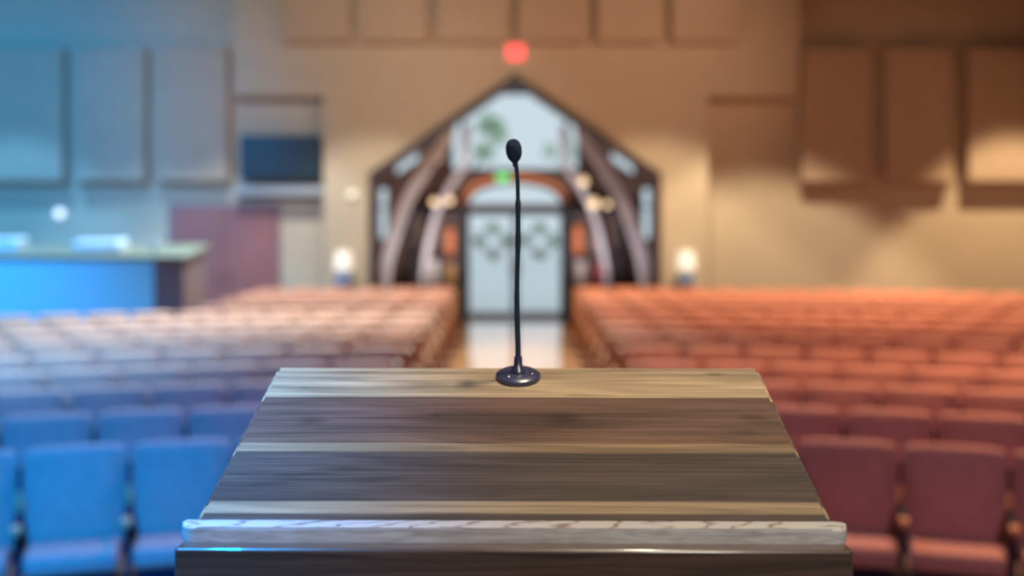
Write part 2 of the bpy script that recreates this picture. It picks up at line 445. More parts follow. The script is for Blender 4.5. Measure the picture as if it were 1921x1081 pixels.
# glazed entrance doors
for n, sg in ((1, -1), (2, 1)):
    x0, x1 = sorted((sg*.008, sg*(dhw-.005)))
    bm = bmesh.new()
    box(bm, x0, x0+.055, DE+.05, DE+.1, .02, dzt-.065); box(bm, x1-.055, x1, DE+.05, DE+.1, .02, dzt-.065)
    box(bm, x0+.055, x1-.055, DE+.05, DE+.1, .02, .12); box(bm, x0+.055, x1-.055, DE+.05, DE+.1, dzt-.13, dzt-.065)
    d = struct('door_%d' % n, bm, M['frame'])
    bm = bmesh.new(); box(bm, x0+.05, x1-.05, DE+.07, DE+.08, .1, dzt-.12); struct('glass_pane', bm, M['glass'], d)
    bm = bmesh.new(); hx = sg*.09
    tube(bm, [(hx, DE-.0, .85), (hx, DE-.0, 1.25)], .014); 
    for zz in (.9, 1.2): tube(bm, [(hx, DE, zz), (hx, DE+.055, zz)], .01, 8)
    struct('door_handle', bm, M['steel'], d, True)
    # jamb post
    bm = bmesh.new(); px0, px1 = sorted((sg*(dhw), sg*(dhw+.2))); box(bm, px0, px1, DE-.12, DE, 0, dzt-.02); struct('trim_%d' % (2+n), bm, M['darkwood'])
# long dark head beam across the entrance screen
bm = bmesh.new(); box(bm, X(770), X(1203), DE-.14, DE-.02, dzt-.02, dzt+.1)
struct('trim_5', bm, M['darkwood'])

# wreaths on the doors
for sg, nm in ((-1, 'left'), (1, 'right')):
    wx = (X(925) if sg < 0 else X(1012)); wz = Z(453)
    root = thing('door_wreath', 'round green leafy wreath hanging on the %s glass entrance door' % nm, 'wreath', (wx, DE+.02, wz-.3), 0, 'wreaths on the glass doors')
    bm = bmesh.new()
    tube(bm, [(.29*math.cos(2*PI*i/32), 0, .3+.29*math.sin(2*PI*i/32)) for i in range(33)], .009, 8, False)
    obj('ring', bm, M['bark'], root, True)
    bm = bmesh.new()
    for i in range(150):
        t = random.uniform(0, 2*PI)
        if random.random() < .75: t = round(t/(PI/2))*PI/2+random.gauss(0, .17)
        k = abs(math.cos(2*t))**3
        rr = .29+random.gauss(0, .018+.03*k)
        c = Vector((rr*math.cos(t), random.uniform(-.05, -.005), .3+rr*math.sin(t)))
        L_ = random.uniform(.03, .05)*(1+.6*k); an = random.uniform(0, 2*PI)
        u = Vector((math.cos(an), random.uniform(-.2, .1), math.sin(an)))*L_; v = Vector((-math.sin(an), 0, math.cos(an)))*L_*.4
        bm.faces.new([bm.verts.new(c-u), bm.verts.new(c+v), bm.verts.new(c+u), bm.verts.new(c-v)])
    obj('foliage', bm, M['leaf'], root)

# curved laminated beams in the lobby
def arch_beam(d, pts, label, sg, wdt=.2, dep=.14):
    P = [((px-VX)/F*22.6, CZ+(VY-py)/F*22.6) for px, py in pts]
    P = [(sg*abs(x), z) for x, z in P]
    # resample with Catmull-Rom
    Q = []
    for i in range(len(P)-1):
        p0, p1, p2, p3 = P[max(i-1, 0)], P[i], P[i+1], P[min(i+2, len(P)-1)]
        for k in range(5):
            t = k/5
            Q.append(tuple(.5*((2*p1[j])+(-p0[j]+p2[j])*t+(2*p0[j]-5*p1[j]+4*p2[j]-p3[j])*t*t+(-p0[j]+3*p1[j]-3*p2[j]+p3[j])*t**3) for j in (0, 1)))
    Q.append(P[-1])
    bm = bmesh.new(); prev = None
    for i, q in enumerate(Q):
        a = Vector(Q[max(i-1, 0)]); b = Vector(Q[min(i+1, len(Q)-1)]); t = (b-a).normalized(); n = Vector((-t.y, t.x))*wdt/2
        ring = [bm.verts.new((q[0]+n.x, d-dep/2, q[1]+n.y)), bm.verts.new((q[0]-n.x, d-dep/2, q[1]-n.y)),
                bm.verts.new((q[0]-n.x, d+dep/2, q[1]-n.y)), bm.verts.new((q[0]+n.x, d+dep/2, q[1]+n.y))]
        if prev:
            for k in range(4): bm.faces.new([prev[k], prev[(k+1)%4], ring[(k+1)%4], ring[k]])
        else: bm.faces.new(ring)
        prev = ring
    bm.faces.new(prev)
    o = obj('arched_beam', bm, M['beam']); tag(o, label, 'beam', 'curved beams in the lobby')
outer = [(843, 232), (838, 262), (802, 312), (767, 371), (746, 427), (729, 477), (722, 520), (716, 619)]
innerp = [(872, 222), (864, 300), (838, 345), (812, 395), (796, 450), (784, 520), (778, 619)]
for sg, nm in ((-1, 'left'), (1, 'right')):
    arch_beam(22.6, outer, 'pale curved timber beam nearer the hall on the %s side of the lobby' % nm, sg)
    arch_beam(24.1, innerp, 'pale curved timber beam close to the glazed end on the %s side' % nm, sg, .12, .12)

# pendant lamps in the lobby
pend = [(818, 293, 22.9, 'round warm pendant lamp at upper left, below the sloping lobby roof', .11),
        (1094, 340, 23.3, 'round pale pendant lamp right of the large upper window', .09),
        (1113, 381, 23.0, 'round pale pendant lamp just above the dark head beam, right side', .1),
        (815, 379, 23.3, 'small pendant lamp above the dark head beam, farther left of two', .075),
        (843, 376, 23.5, 'small pendant lamp above the dark head beam, beside the fanlight', .075),
        (1139, 383, 23.4, 'small amber pendant lamp beside the right curved beam', .07)]
for px, py, d, lab, r in pend:
    x, z = at(px, py, d); zt = RA - s*abs(x) - .03
    root = thing('pendant_lamp', lab, 'lamp', (x, d, z-r), 0, 'pendant lamps in the lobby')
    bm = bmesh.new(); lathe(bm, [(r*math.sin(t), r-r*math.cos(t)) for t in [PI*i/14 for i in range(15)]], 20); obj('globe', bm, M['globe'], root, True)
    bm = bmesh.new(); tube(bm, [(0, 0, 2*r-.005), (0, 0, zt-z+r)], .006, 6); obj('cord', bm, M['metal'], root)
    bm = bmesh.new(); lathe(bm, [(0, zt-z+r), (.05, zt-z+r), (.05, zt-z+r-.03), (.0, zt-z+r-.04)], 16); obj('ceiling_rose', bm, M['metal'], root)

# leaflet racks either side of the doors, with leaflets as things
cols = {'olive': (.3, .3, .1), 'orange': (.75, .22, .07), 'white': (.8, .78, .76), 'amber': (.7, .42, .14), 'brown': (.25, .15, .1), 'red': (.55, .05, .07), 'grey': (.4, .42, .45)}
PM = {k: plain(k+' paper', v, .6) for k, v in cols.items()}
def rack(x0, x1, side, items):
    zt = dzt-.06; y = DE-.45
    root = thing('display_cabinet', 'tall dark open display cabinet %s of the glass entrance doors' % side, 'cabinet', ((x0+x1)/2, y, 0.012))
    w = (x1-x0)/2
    for sx in (-1, 1):
        bm = bmesh.new(); a, b = sorted((sx*w, sx*(w-.06))); box(bm, a, b, 0, .3, 0, zt); obj('side_panel', bm, M['frame'], root)
    bm = bmesh.new(); box(bm, -w+.06, w-.06, .27, .3, 0, zt); obj('back_panel', bm, M['lobbywall'], root)
    bm = bmesh.new(); box(bm, -w+.06, w-.06, .0, .27, zt-.07, zt); obj('top_panel', bm, M['frame'], root)
    shelf_z = [.1, .72, 1.3]
    for z in shelf_z:
        bm = bmesh.new(); box(bm, -w+.06, w-.06, .01, .27, z-.03, z); obj('shelf', bm, M['darkwood'], root)
    for px, sh, wd, ht, c in items:
        z = shelf_z[sh]+.012
        x = (px-VX)/F*(y+.12)
        bm = bmesh.new(); rbox(bm, -wd/2, wd/2, -.015, .015, 0, ht, .003, 1)
        o = obj('leaflet_stand', bm, PM[c], loc=(x, y+.13, z))
        tag(o, '%s upright display board on the %s shelf of the %s cabinet' % (c, ('bottom', 'middle', 'top')[sh], 'left' if side == 'left' else 'right'), 'board', 'boards in the display cabinets')
rack(X(772), X(868), 'left', [(802, 2, .2, .6, 'olive'), (845, 2, .17, .55, 'orange'), (814, 1, .2, .5, 'white'), (846, 1, .17, .42, 'amber'), (822, 0, .25, .4, 'grey')])
rack(X(1064), X(1162), 'right', [(1084, 2, .18, .62, 'orange'), (1118, 2, .28, .5, 'brown'), (1089, 1, .17, .48, 'white'), (1130, 1, .35, .42, 'red'), (1110, 0, .35, .4, 'grey')])

# signs
def sign(px, py, d, wpx, hpx, mat, label):
    x, z = at(px, py, d); w = wpx/F*d; h = hpx/F*d
    root = thing('exit_sign', label, 'sign', (x, d, z-h/2))
    bm = bmesh.new(); rbox(bm, -w/2-.02, w/2+.02, -.07, 0, -.02, h+.02, .012, 2); obj('housing', bm, M['white'], root)
    bm = bmesh.new(); rbox(bm, -w/2, w/2, -.078, -.065, 0, h, .006, 2); obj('lit_face', bm, mat, root)
    return root
sign(967, 99, DW, 33, 29, M['red'], 'small glowing red sign box on the wall above the peaked opening')
g = sign(943, 333, DE-.13, 22, 12, M['green'], 'small glowing green sign box above the arched door window')
# ------------------------------------------------------------------ back wall items
# upper acoustic panels
edges = [(530, 656), (674, 802), (820, 953), (972, 1102), (1119, 1242), (1259, 1390)]
names = ['first', 'second', 'third', 'fourth', 'fifth', 'sixth']
for i, (a, b) in enumerate(edges):
    x0, z0 = at(a, 78, DW-.22); x1, _ = at(b, 78, DW-.22)
    bm = bmesh.new(); rbox(bm, x0, x1, DW-.25, DW-.028, z0, z0+2.0, .02, 2)
    o = obj('acoustic_panel', bm, M['panel'])
    tag(o, 'beige acoustic panel high above the peaked opening, %s of six from the left' % names[i], 'panel', 'high acoustic panels above the opening')
for side, L_ in (('left', [(-42, 118), (140, 272), (294, 427)]), ('right', [(1505, 1632), (1662, 1788), (1817, 1975)])):
    for i, (a, b) in enumerate(L_):
        d = DR-.28
        x0, z0 = at(a, 341, d); x1, z1 = at(b, 88, d)
        bm = bmesh.new(); rbox(bm, x0, x1, d, DR-.028, z0, z1, .025, 2)
        o = obj('acoustic_panel', bm, M['panel'])
        nm = ['at the outer edge', 'middle of three', 'nearest the centre'] if side == 'left' else ['nearest the centre', 'middle of three', 'at the outer edge']
        tag(o, 'tall beige acoustic panel on the %s part of the back wall, %s' % (side, nm[i]), 'panel', 'tall acoustic panels on the %s' % side)

# television
x0, z0 = at(446, 336, DW-.1); x1, z1 = at(600, 252, DW-.1)
cx = (x0+x1)/2; w = (x1-x0)/2; h = z1-z0
root = thing('television', 'dark wall mounted television hanging above the double door', 'television', (cx, DR-.32, z0))
bm = bmesh.new(); rbox(bm, -w, w, -.03, .04, 0, h, .008, 2); obj('casing', bm, M['tvframe'], root)
bm = bmesh.new(); box(bm, -w+.02, w-.02, -.033, -.029, .03, h-.02); obj('screen', bm, M['tv'], root)
bm = bmesh.new(); box(bm, -.2, .2, .04, .292, h*.3, h*.7); obj('wall_bracket', bm, M['metal'], root)
x0, z0 = at(440, 366, DR-.3); x1, z1 = at(607, 350, DR-.3)
bm = bmesh.new(); rbox(bm, x0, x1+.0, DR-.3, DR, z0, z1, .01, 2); o = obj('wall_shelf', bm, PM['grey']); tag(o, 'shallow grey shelf on the wall right below the television', 'shelf')

# double door
x0, _ = at(325, 0, DR); x1, _ = at(519, 0, DR); _, zt = at(0, 391, DR)
bm = bmesh.new(); box(bm, x0-.08, x0, DR-.04, DR, 0, zt+.08); box(bm, x1, x1+.08, DR-.04, DR, 0, zt+.08); box(bm, x0, x1, DR-.04, DR, zt, zt+.08)
struct('trim_6', bm, M['boothend'])
xm = (x0+x1)/2
for n, a, b in ((3, x0, xm-.004), (4, xm+.004, x1)):
    bm = bmesh.new(); rbox(bm, a, b, DR-.05, DR, .01, zt, .006, 1); d = struct('door_%d' % n, bm, M['plumdoor'])
    hx = b-.12 if n == 3 else a+.1
    bm = bmesh.new(); tube(bm, [(hx, DR-.11, .98), (hx, DR-.11, 1.2)], .016); tube(bm, [(hx, DR-.11, 1.02), (hx, DR-.05, 1.02)], .01); tube(bm, [(hx, DR-.11, 1.16), (hx, DR-.05, 1.16)], .01)
    struct('door_handle', bm, M['steel'], d, True)

# small wall lights
for px, py, d, r, lab in ((113, 401, DR, .085, 'small bright round wall light left of the mauve double door'),
                          (1700, 401, DR, .05, 'small round wall light under the tall panels on the right'),
                          (661, 366, DW, .07, 'small pale wall light just left of the peaked opening')):
    x, z = at(px, py, d)
    root = thing('wall_light', lab, 'light', (x, d, z-r))
    rt = Matrix.Translation((0, 0, r)) @ Matrix.Rotation(PI/2, 4, 'X')
    bm = bmesh.new(); lathe(bm, [(0, 0), (r*.8, 0), (r*.8, .03), (0, .03)], 20, rt); obj('back_plate', bm, M['white'], root)
    bm = bmesh.new(); lathe(bm, [(0, .03)]+[(r*math.cos(t), .03+r*.9*math.sin(t)) for t in [PI/2*i/8 for i in range(9)]], 20, rt)
    obj('glass_cover', bm, M['sconce'] if px < 200 else M['shade'] if px == 661 else M['white'], root, True)

# lamps on pedestals either side of the opening
for px, nm in ((645, 'left'), (1287, 'right')):
    d = DW-.35; x, z = at(px, 512, d); 
    root = thing('pedestal_table', 'narrow dark pedestal table standing just %s of the peaked opening' % nm, 'table', (x, d, 0), 0, 'pedestal tables by the opening')
    bm = bmesh.new(); lathe(bm, [(0, 0), (.16, 0), (.16, .03), (.04, .06), (.03, .5), (.04, .74), (.2, .77), (.2, .8), (0, .8)], 24); obj('pedestal', bm, M['darkwood'], root, True)
    root = thing('table_lamp', 'white shaded table lamp with blue grey base, %s of the peaked opening' % nm, 'lamp', (x, d, .8), 0, 'table lamps by the opening')
    bm = bmesh.new(); lathe(bm, [(0, 0), (.1, 0), (.12, .03), (.17, .15), (.14, .28), (.05, .36), (.025, .4), (.025, .5), (0, .5)], 24); obj('lamp_base', bm, M['blueceramic'], root, True)
    bm = bmesh.new(); lathe(bm, [(.17, .4), (.13, .72), (.125, .72), (.165, .4)], 24); obj('lamp_shade', bm, M['shade'], root, True)

# ------------------------------------------------------------------ sound booth
BY = 16.75
def bx_(px): return (px-VX)/F*BY
zt = CZ+(VY-481)/F*BY
xL = bx_(-60); xF = bx_(289); xE = bx_(344); xT = bx_(352)
root = thing('sound_booth', 'long booth with a tan worktop and bright blue front behind the last left rows', 'booth', ((xL+xE)/2, BY, 0))
cx = (xL+xE)/2
bm = bmesh.new(); box(bm, xL-cx, xF-cx, -.02, .03, .04, zt-.03); obj('front_cloth', bm, M['boothfront'], root)
bm = bmesh.new(); box(bm, xF-cx, xE-cx, .02, .06, 0, zt-.05); obj('front_board', bm, M['boothend'], root)
bm = bmesh.new(); box(bm, xE-cx-.04, xE-cx, .06, 1.2, 0, zt-.05); obj('end_board', bm, M['boothend'], root)
bm = bmesh.new(); zb = CZ+(VY-459)/F*(BY+1.2)
sideprism(bm, [(-.06, zt-.05), (-.06, zt), (1.25, zb), (1.25, zb-.05)], xL-cx-.05, xT-cx); obj('worktop', bm, M['boothtop'], root)
sl = (zb-zt)/1.31
for a, b, yy, ht, lab in ((143, 232, .62, .13, 'white boxy console on the booth worktop, above the blue front'), (-30, 40, .62, .16, 'white boxy console at the far left end of the booth worktop')):
    d = BY+yy; xa = (a-VX)/F*d; xb = (b-VX)/F*d; w = (xb-xa)/2
    root = thing('mixing_console', lab, 'console', ((xa+xb)/2, d, zt+sl*(yy+.06)), 0, 'white consoles on the booth')
    root.rotation_euler = (math.atan(sl), 0, 0)
    bm = bmesh.new(); rbox(bm, -w, w, -.15, .25, 0, ht, .012, 2); obj('case', bm, M['white'], root)
    bm = bmesh.new()
    for k in range(9): rbox(bm, -w+.06+k*(2*w-.12)/9, -w+.06+k*(2*w-.12)/9+.02, -.1, .15, ht-.002, ht+.012, .003, 1)
    obj('fader', bm, PM['grey'], root)
d = BY+.5; x = (291-VX)/F*d
root = thing('cup', 'small pale cup near the right end of the booth worktop', 'cup', (x, d, zt+sl*.56+.003))
bm = bmesh.new(); lathe(bm, [(0, 0), (.04, 0), (.055, .16), (.05, .16), (.036, .01), (0, .01)], 20); obj('cup_body', bm, M['white'], root, True)
bm = bmesh.new(); lathe(bm, [(0, .16), (.058, .16), (.058, .175), (.03, .18), (0, .18)], 20); obj('lid', bm, M['white'], root, True)

# ------------------------------------------------------------------ seats
CC, D1, PITCH, S0, SW = 1.0, 6.85, 1.115, 1.03, .56
def mk_seat():
    P = []
    hw = .256
    # backrest: padded, reclined, local origin on the floor under the back's top edge, sitter faces -Y
    bm = bmesh.new()
    nx, nz = 8, 10
    def prof(u, v):  # u -1..1 across, v 0..1 up : front surface bulge
        return .022*(1-u**4)*(math.sin(PI*min(1, max(0, v)))**.6)
    rows = []
    zt, zb = .93, .40
    def yc(z): return -.13*(zt-z)/(zt-zb)
    th = .105
    sec = []
    n = 22
    for i in range(n):   # closed section in (y,z)
        pass
    # side section: front up, rounded top, back down
    front = [(zb+(zt-.06-zb)*i/8) for i in range(9)]
    for iu in range(nx+1):
        u = -1+2*iu/nx; x = hw*u
        edge = .03*(abs(u)**10)      # rounding of the vertical edges
        top = .018*abs(u)**6
        ring = []
        for i, z in enumerate(front):
            v = i/8; ring.append((x, yc(z)-th/2-prof(u, v)+edge, z))
        for k in range(1, 8):
            t = PI*k/8; r = th/2-edge*.6
            ring.append((x, yc(zt-.04)-math.cos(t)*r, zt-.06+math.sin(t)*(.06-top)))
        for i, z in enumerate(reversed(front)): ring.append((x, yc(z)+th/2-edge*.3, z))
        rows.append([bm.verts.new(p) for p in ring])
    m = len(rows[0])
    for a, b in zip(rows, rows[1:]):
        for k in range(m): bm.faces.new([a[k], a[(k+1)%m], b[(k+1)%m], b[k]])
    bm.faces.new(rows[0]); bm.faces.new(rows[-1])
    P.append(('backrest', bm, M['fabric'], True))
    # seat cushion
    bm = bmesh.new(); rbox(bm, -.25, .25, -.60, -.17, .355, .46, .035, 4)
    for v in bm.verts:
        if v.co.z > .45: v.co.z += .014*(1-(v.co.x/.26)**2)
        v.co.z += (-.17-v.co.y)*.06
        v.co.x *= 1-.10*(-.17-v.co.y)/.43
    P.append(('seat_cushion', bm, M['fabric'], True))
    bm = bmesh.new(); rbox(bm, -.215, .215, -.57, -.18, .325, .352, .008, 2); P.append(('seat_pan', bm, M['metal'], False))
    bm = bmesh.new(); sideprism(bm, [(-.08, .34), (-.062, .34), (.057, .90), (.042, .90)], -.25, .25); 
    P.append(('back_shell', bm, M['shell'], False))
    return P
def arm(x):
    out = []
    bm = bmesh.new()
    rbox(bm, x-.014, x+.014, -.40, -.34, .0, .60, .006, 2); rbox(bm, x-.014, x+.014, -.55, -.1, .30, .36, .006, 2)
    rbox(bm, x-.012, x+.012, -.12, -.04, .3, .84, .006, 2); rbox(bm, x-.025, x+.025, -.5, -.2, 0, .025, .006, 2)
    out.append(('stanchion', bm, M['metal'], False))
    bm = bmesh.new(); rbox(bm, x-.02, x+.02, -.455, -.165, .595, .625, .008, 3); out.append(('armrest', bm, M['metal'], True))
    bm = bmesh.new(); rbox(bm, x-.027, x+.027, -.56, -.455, .588, .628, .012, 3); out.append(('armrest_tip', bm, M['armwood'], True))
    bm = bmesh.new(); rbox(bm, x-.018, x+.018, -.162, -.125, .61, .72, .008, 2); out.append(('arm_bracket', bm, M['armwood'], True))
    return out
def end_panel(x):
    bm = bmesh.new(); t = bmesh.new()
    sideprism(t, [(-.52, .0), (-.56, .42), (-.56, .585), (-.17, .595), (-.09, .9), (-.02, .93), (.03, .92), (-.05, .3), (-.05, 0)], x-.022, x+.022)
    bmesh.ops.bevel(t, geom=list(t.edges), offset=.006, segments=2, affect='EDGES')
    me = bpy.data.meshes.new('t'); t.to_mesh(me); t.free(); bm.from_mesh(me); bpy.data.meshes.remove(me)
    return bm
# shared part meshes
meshes = {}
def keep(key, name, bm, mat, sm):
    o = obj(name, bm, mat, None, sm); meshes[key] = (name, o.data); bpy.data.objects.remove(o)
for nme, bm, mat, sm in mk_seat(): keep(nme, nme, bm, mat, sm)
for nme, bm, mat, sm in arm(0): keep(nme, nme, bm, mat, sm)
keep('end', 'end_panel', end_panel(0), M['endpanel'], False)
ordn = ['front', 'second', 'third', 'fourth', 'fifth', 'sixth', 'seventh', 'eighth', 'ninth', 'tenth', 'eleventh', 'twelfth', 'last']
ordk = ['first', 'second', 'third', 'fourth', 'fifth', 'sixth', 'seventh', 'eighth', 'ninth', 'tenth', 'eleventh', 'twelfth', 'thirteenth', 'fourteenth', 'fifteenth', 'sixteenth']
def part_of(root, key):
    nme, me = meshes[key]; o = bpy.data.objects.new(nme, me); C.objects.link(o); o.parent = root; return o
nseat = 0
for r in range(13):
    R = D1+r*PITCH+CC
    for side, sg in (('right', 1), ('left', -1)):
        for k in range(16):
            sarc = S0+SW*(k+.5); phi = sarc/R
            x = R*math.sin(phi); y = R*math.cos(phi)-CC
            if (x-.3)/y*F > 975: break
            if side == 'left' and r >= 9 and x > 4.15: break
            root = bpy.data.objects.new('auditorium_seat', None); C.objects.link(root); root.empty_display_size = .1
            root.location = (sg*x, y, 0); root.rotation_euler = (0, 0, -sg*phi)
            for key in ('backrest', 'seat_cushion', 'seat_pan', 'back_shell'): part_of(root, key)
            ha = SW/2/R
            for a in ('stanchion', 'armrest', 'armrest_tip', 'arm_bracket'):
                o = part_of(root, a); o.location.x = sg*.28; o.rotation_euler.z = -sg*ha
            if k == 0:
                for a in ('armrest', 'armrest_tip', 'end'):
                    o = part_of(root, a); o.location = (-sg*(.305 if a == 'end' else .28), 0, .0); o.rotation_euler.z = sg*ha
                    if a != 'end': o.location.z = .012
            root['label'] = 'rust fabric auditorium seat, %s row from the stage, %s from the aisle, %s block' % (ordn[r], ordk[k], side)
            root['category'] = 'seat'; root['group'] = 'auditorium seats, %s block' % side
            nseat += 1
print('seats', nseat)

# ------------------------------------------------------------------ stage
bm = bmesh.new(); box(bm, -6, 6, -5, 2.6, 0, .75); struct('stage_platform', bm, M['carpet'])

# ------------------------------------------------------------------ lectern
dn, df = 1.27, 1.687
zn = CZ-(976-VY)/F*dn; zf = CZ-(688-VY)/F*df
hw = .682/2
LX = -.002
yaw = math.radians(-.7)
root = thing('lectern', 'wooden lectern with a sloping striped walnut top and pale front ledge', 'lectern', (LX, 1.25, .75), yaw)
oy = 1.25
slope = math.atan2(zf-zn, df-dn); Ls = math.hypot(zf-zn, df-dn)
def board_t(py):   # pixel row -> fraction up the board (0 near, 1 far)
    k = (py-VY)/F
    # zn + t*(zf-zn) = CZ - k*(dn+t*(df-dn))
    return (CZ-k*dn-zn)/((zf-zn)+k*(df-dn))
light = (.42, .31, .19); dark = (.105, .06, .046); dk2 = (.07, .05, .042); mid = (.22, .15, .09); light2 = (.3, .22, .14)
T = board_t
stops = [(T(974), dk2), (T(966), dk2), (T(962), light2), (T(942), light2), (T(940), dk2), (T(852), dk2), (T(846), mid), (T(834), mid), (T(831), (.15, .085, .055)),
         (T(800), dark), (T(750), (.14, .08, .06)), (T(746.5), dark), (T(745), light), (T(700), (.42, .31, .2)), (1.0, light)]
stops = sorted(stops)
def kpos(px, py, wpx, hpx, dk):
    t = board_t(py); d = dn+t*(df-dn)
    return ((px-971)/F*d, t*Ls, wpx/F*d/2, abs(board_t(py-hpx/2)-board_t(py+hpx/2))*Ls/2, dk)
knots = [kpos(1340, 702, 60, 9, .5), (kpos(1375, 716, 110, 8, .72)), kpos(1110, 742, 130, 9, .55), kpos(590, 728, 150, 10, .7), kpos(1062, 786, 120, 30, .6),
         kpos(1420, 783, 90, 22, .6), kpos(590, 790, 110, 26, .6), kpos(822, 780, 40, 14, .6), kpos(1395, 810, 60, 12, .65), kpos(1355, 932, 60, 10, .6), kpos(650, 880, 90, 12, .7), kpos(930, 931, 70, 9, .7)]
M['board'] = plank_wood('striped walnut boards', stops, Ls, knots)
# top board, its local X across and Y up the slope
bm = bmesh.new(); t = bmesh.new(); box(t, -hw, hw, 0, Ls, -.03, 0)
bmesh.ops.bevel(t, geom=[e for e in t.edges if abs(e.verts[0].co.x-e.verts[1].co.x) < 1e-6 or e.verts[0].co.y > .1 and e.verts[1].co.y > .1], offset=.006, segments=3, affect='EDGES')
me = bpy.data.meshes.new('t'); t.to_mesh(me); t.free(); bm.from_mesh(me); bpy.data.meshes.remove(me)
tb = obj('top_board', bm, M['board'], root, True, (0, dn-oy, zn-.75)); tb.rotation_euler = (slope, 0, 0)
# pale ledge along the near edge, with rounded ends
zl = zn-.75
lw = .703/2
def rounded_slab(bm, hw, y0, y1, z0, z1, r, ch):
    pts = []
    for k in range(9):
        t = PI+PI/2*k/8; pts.append((-hw+r+r*math.cos(t), y0+r+r*math.sin(t)))
    for k in range(9):
        t = 1.5*PI+PI/2*k/8; pts.append((hw-r+r*math.cos(t), y0+r+r*math.sin(t)))
    pts += [(hw, y1), (-hw, y1)]
    a = [bm.verts.new((x, y, z0)) for x, y in pts]; b = [bm.verts.new((x, y, z1)) for x, y in pts]
    n = len(pts); bm.faces.new(a[::-1]); top = bm.faces.new(b)
    for i in range(n): bm.faces.new([a[i], a[(i+1)%n], b[(i+1)%n], b[i]])
    bmesh.ops.bevel(bm, geom=list(top.edges), offset=ch, segments=4, profile=.5, affect='EDGES')
bm = bmesh.new(); rounded_slab(bm, lw, 1.24-oy, dn+.003-oy, zl-.0165, zl-.0005, .02, .0035)
M['oak'] = oak_lip('pale oak ledge')
o = obj('ledge', bm, M['oak'], root, True); o['label'] = 'pale oak ledge with rounded ends'
# front apron below the ledge, standing slightly proud
M['walnut'] = wood('dark walnut panel', (.05, .036, .032), (.13, .085, .065), (3, 60, 60), rough=.28, bump=.1, coat=.5)
zp = zl-.0165
bm = bmesh.new(); rbox(bm, -.348, .348, 1.2165-oy, 1.262-oy, .06, zp, .004, 5)
o = obj('front_panel', bm, M['walnut'], root, True)
for sx in (-1, 1):
    bm = bmesh.new(); a, b = sorted((sx*.30, sx*.325))
    sideprism(bm, [(1.262-oy, .06), (1.262-oy, zl-.03), (1.64-oy, zf-.75-.045), (1.64-oy, .06)], a, b)
    obj('side_panel', bm, M['walnut'], root)
bm = bmesh.new(); box(bm, -.30, .30, 1.615-oy, 1.64-oy, .06, zf-.75-.05); obj('back_panel', bm, M['walnut'], root)
bm = bmesh.new(); rbox(bm, -.38, .38, 1.18-oy, 1.68-oy, 0, .06, .008, 2); obj('plinth', bm, M['walnut'], root)

# ------------------------------------------------------------------ gooseneck microphone
tm = board_t(710)
md = dn+tm*(df-dn); mz = zn+tm*(zf-zn)
mx = (972-VX)/F*md
# base sits flat on the slope
root = thing('gooseneck_microphone', 'thin black gooseneck microphone on a round base fixed to the lectern top', 'microphone', (mx, md, mz+.0005))
tilt = Matrix.Rotation(slope, 4, 'X') @ Matrix.Rotation(yaw, 4, 'Z')
bm = bmesh.new(); lathe(bm, [(0, 0), (.0305, 0), (.0312, .002), (.0305, .0055), (.027, .0078), (.012, .0088), (.0, .0088)], 48, tilt)
base = obj('mic_base', bm, M['micbase'], root, True)
for k in range(3):
    t = 2*PI*k/3+PI/2+.3
    bm = bmesh.new(); lathe(bm, [(0, .0082), (.003, .0082), (.003, .0092), (.0018, .0098), (0, .0098)], 16, tilt @ Matrix.Translation((.0195*math.cos(t), .0195*math.sin(t), 0)))
    obj('screw', bm, M['screw'], base, True)
bm = bmesh.new(); lathe(bm, [(0, .008), (.011, .008), (.0095, .013), (.0062, .018), (.0055, .03), (.0, .03)], 32); obj('socket', bm, M['micbase'], root, True)
def mp(px, py): return ((px-972)/F*md, 0, CZ+(VY-py)/F*md-mz)
pts = [(972, 690), (971.8, 650), (970.3, 600), (969.6, 560), (970.2, 520), (971.6, 470), (972, 430), (971.8, 380), (971.2, 345), (969.6, 322), (967.6, 305), (966.3, 299)]
W3 = []
for i in range(len(pts)-1):
    for k in range(6):
        t = k/6; W3.append((pts[i][0]*(1-t)+pts[i+1][0]*t, pts[i][1]*(1-t)+pts[i+1][1]*t))
W3.append(pts[-1])
rad = []
for px, py in W3:
    r = .0040 if py > 555 else .0036 if py > 375 else .0029
    if 440 < py < 475 or 375 < py < 390 or 548 < py < 560: r *= 1.1
    rad.append(r)
bm = bmesh.new(); tube(bm, [mp(*p) for p in W3], rad, 16); obj('gooseneck', bm, M['gooseneck'], root, True)
hx, _, hz = mp(964, 283.5)
bm = bmesh.new()
ax = Matrix.Translation((hx, 0, hz)) @ Matrix.Rotation(math.radians(-6), 4, 'Y')
prof = []
for i in range(17):
    t = PI*i/16; z = -.0165*math.cos(t); rr = .0112*math.sin(t)**.85*(1+.05*math.sin(z*60))
    if z < -.012: rr = max(rr, .0045)
    prof.append((rr if 0 < i < 16 else 0, z))
lathe(bm, prof, 32, ax)
obj('windscreen', bm, M['foam'], root, True)
bm = bmesh.new(); lathe(bm, [(0, -.022), (.0034, -.022), (.0042, -.015), (.0042, -.012), (0, -.012)], 20, ax); obj('capsule_collar', bm, M['gooseneck'], root, True)

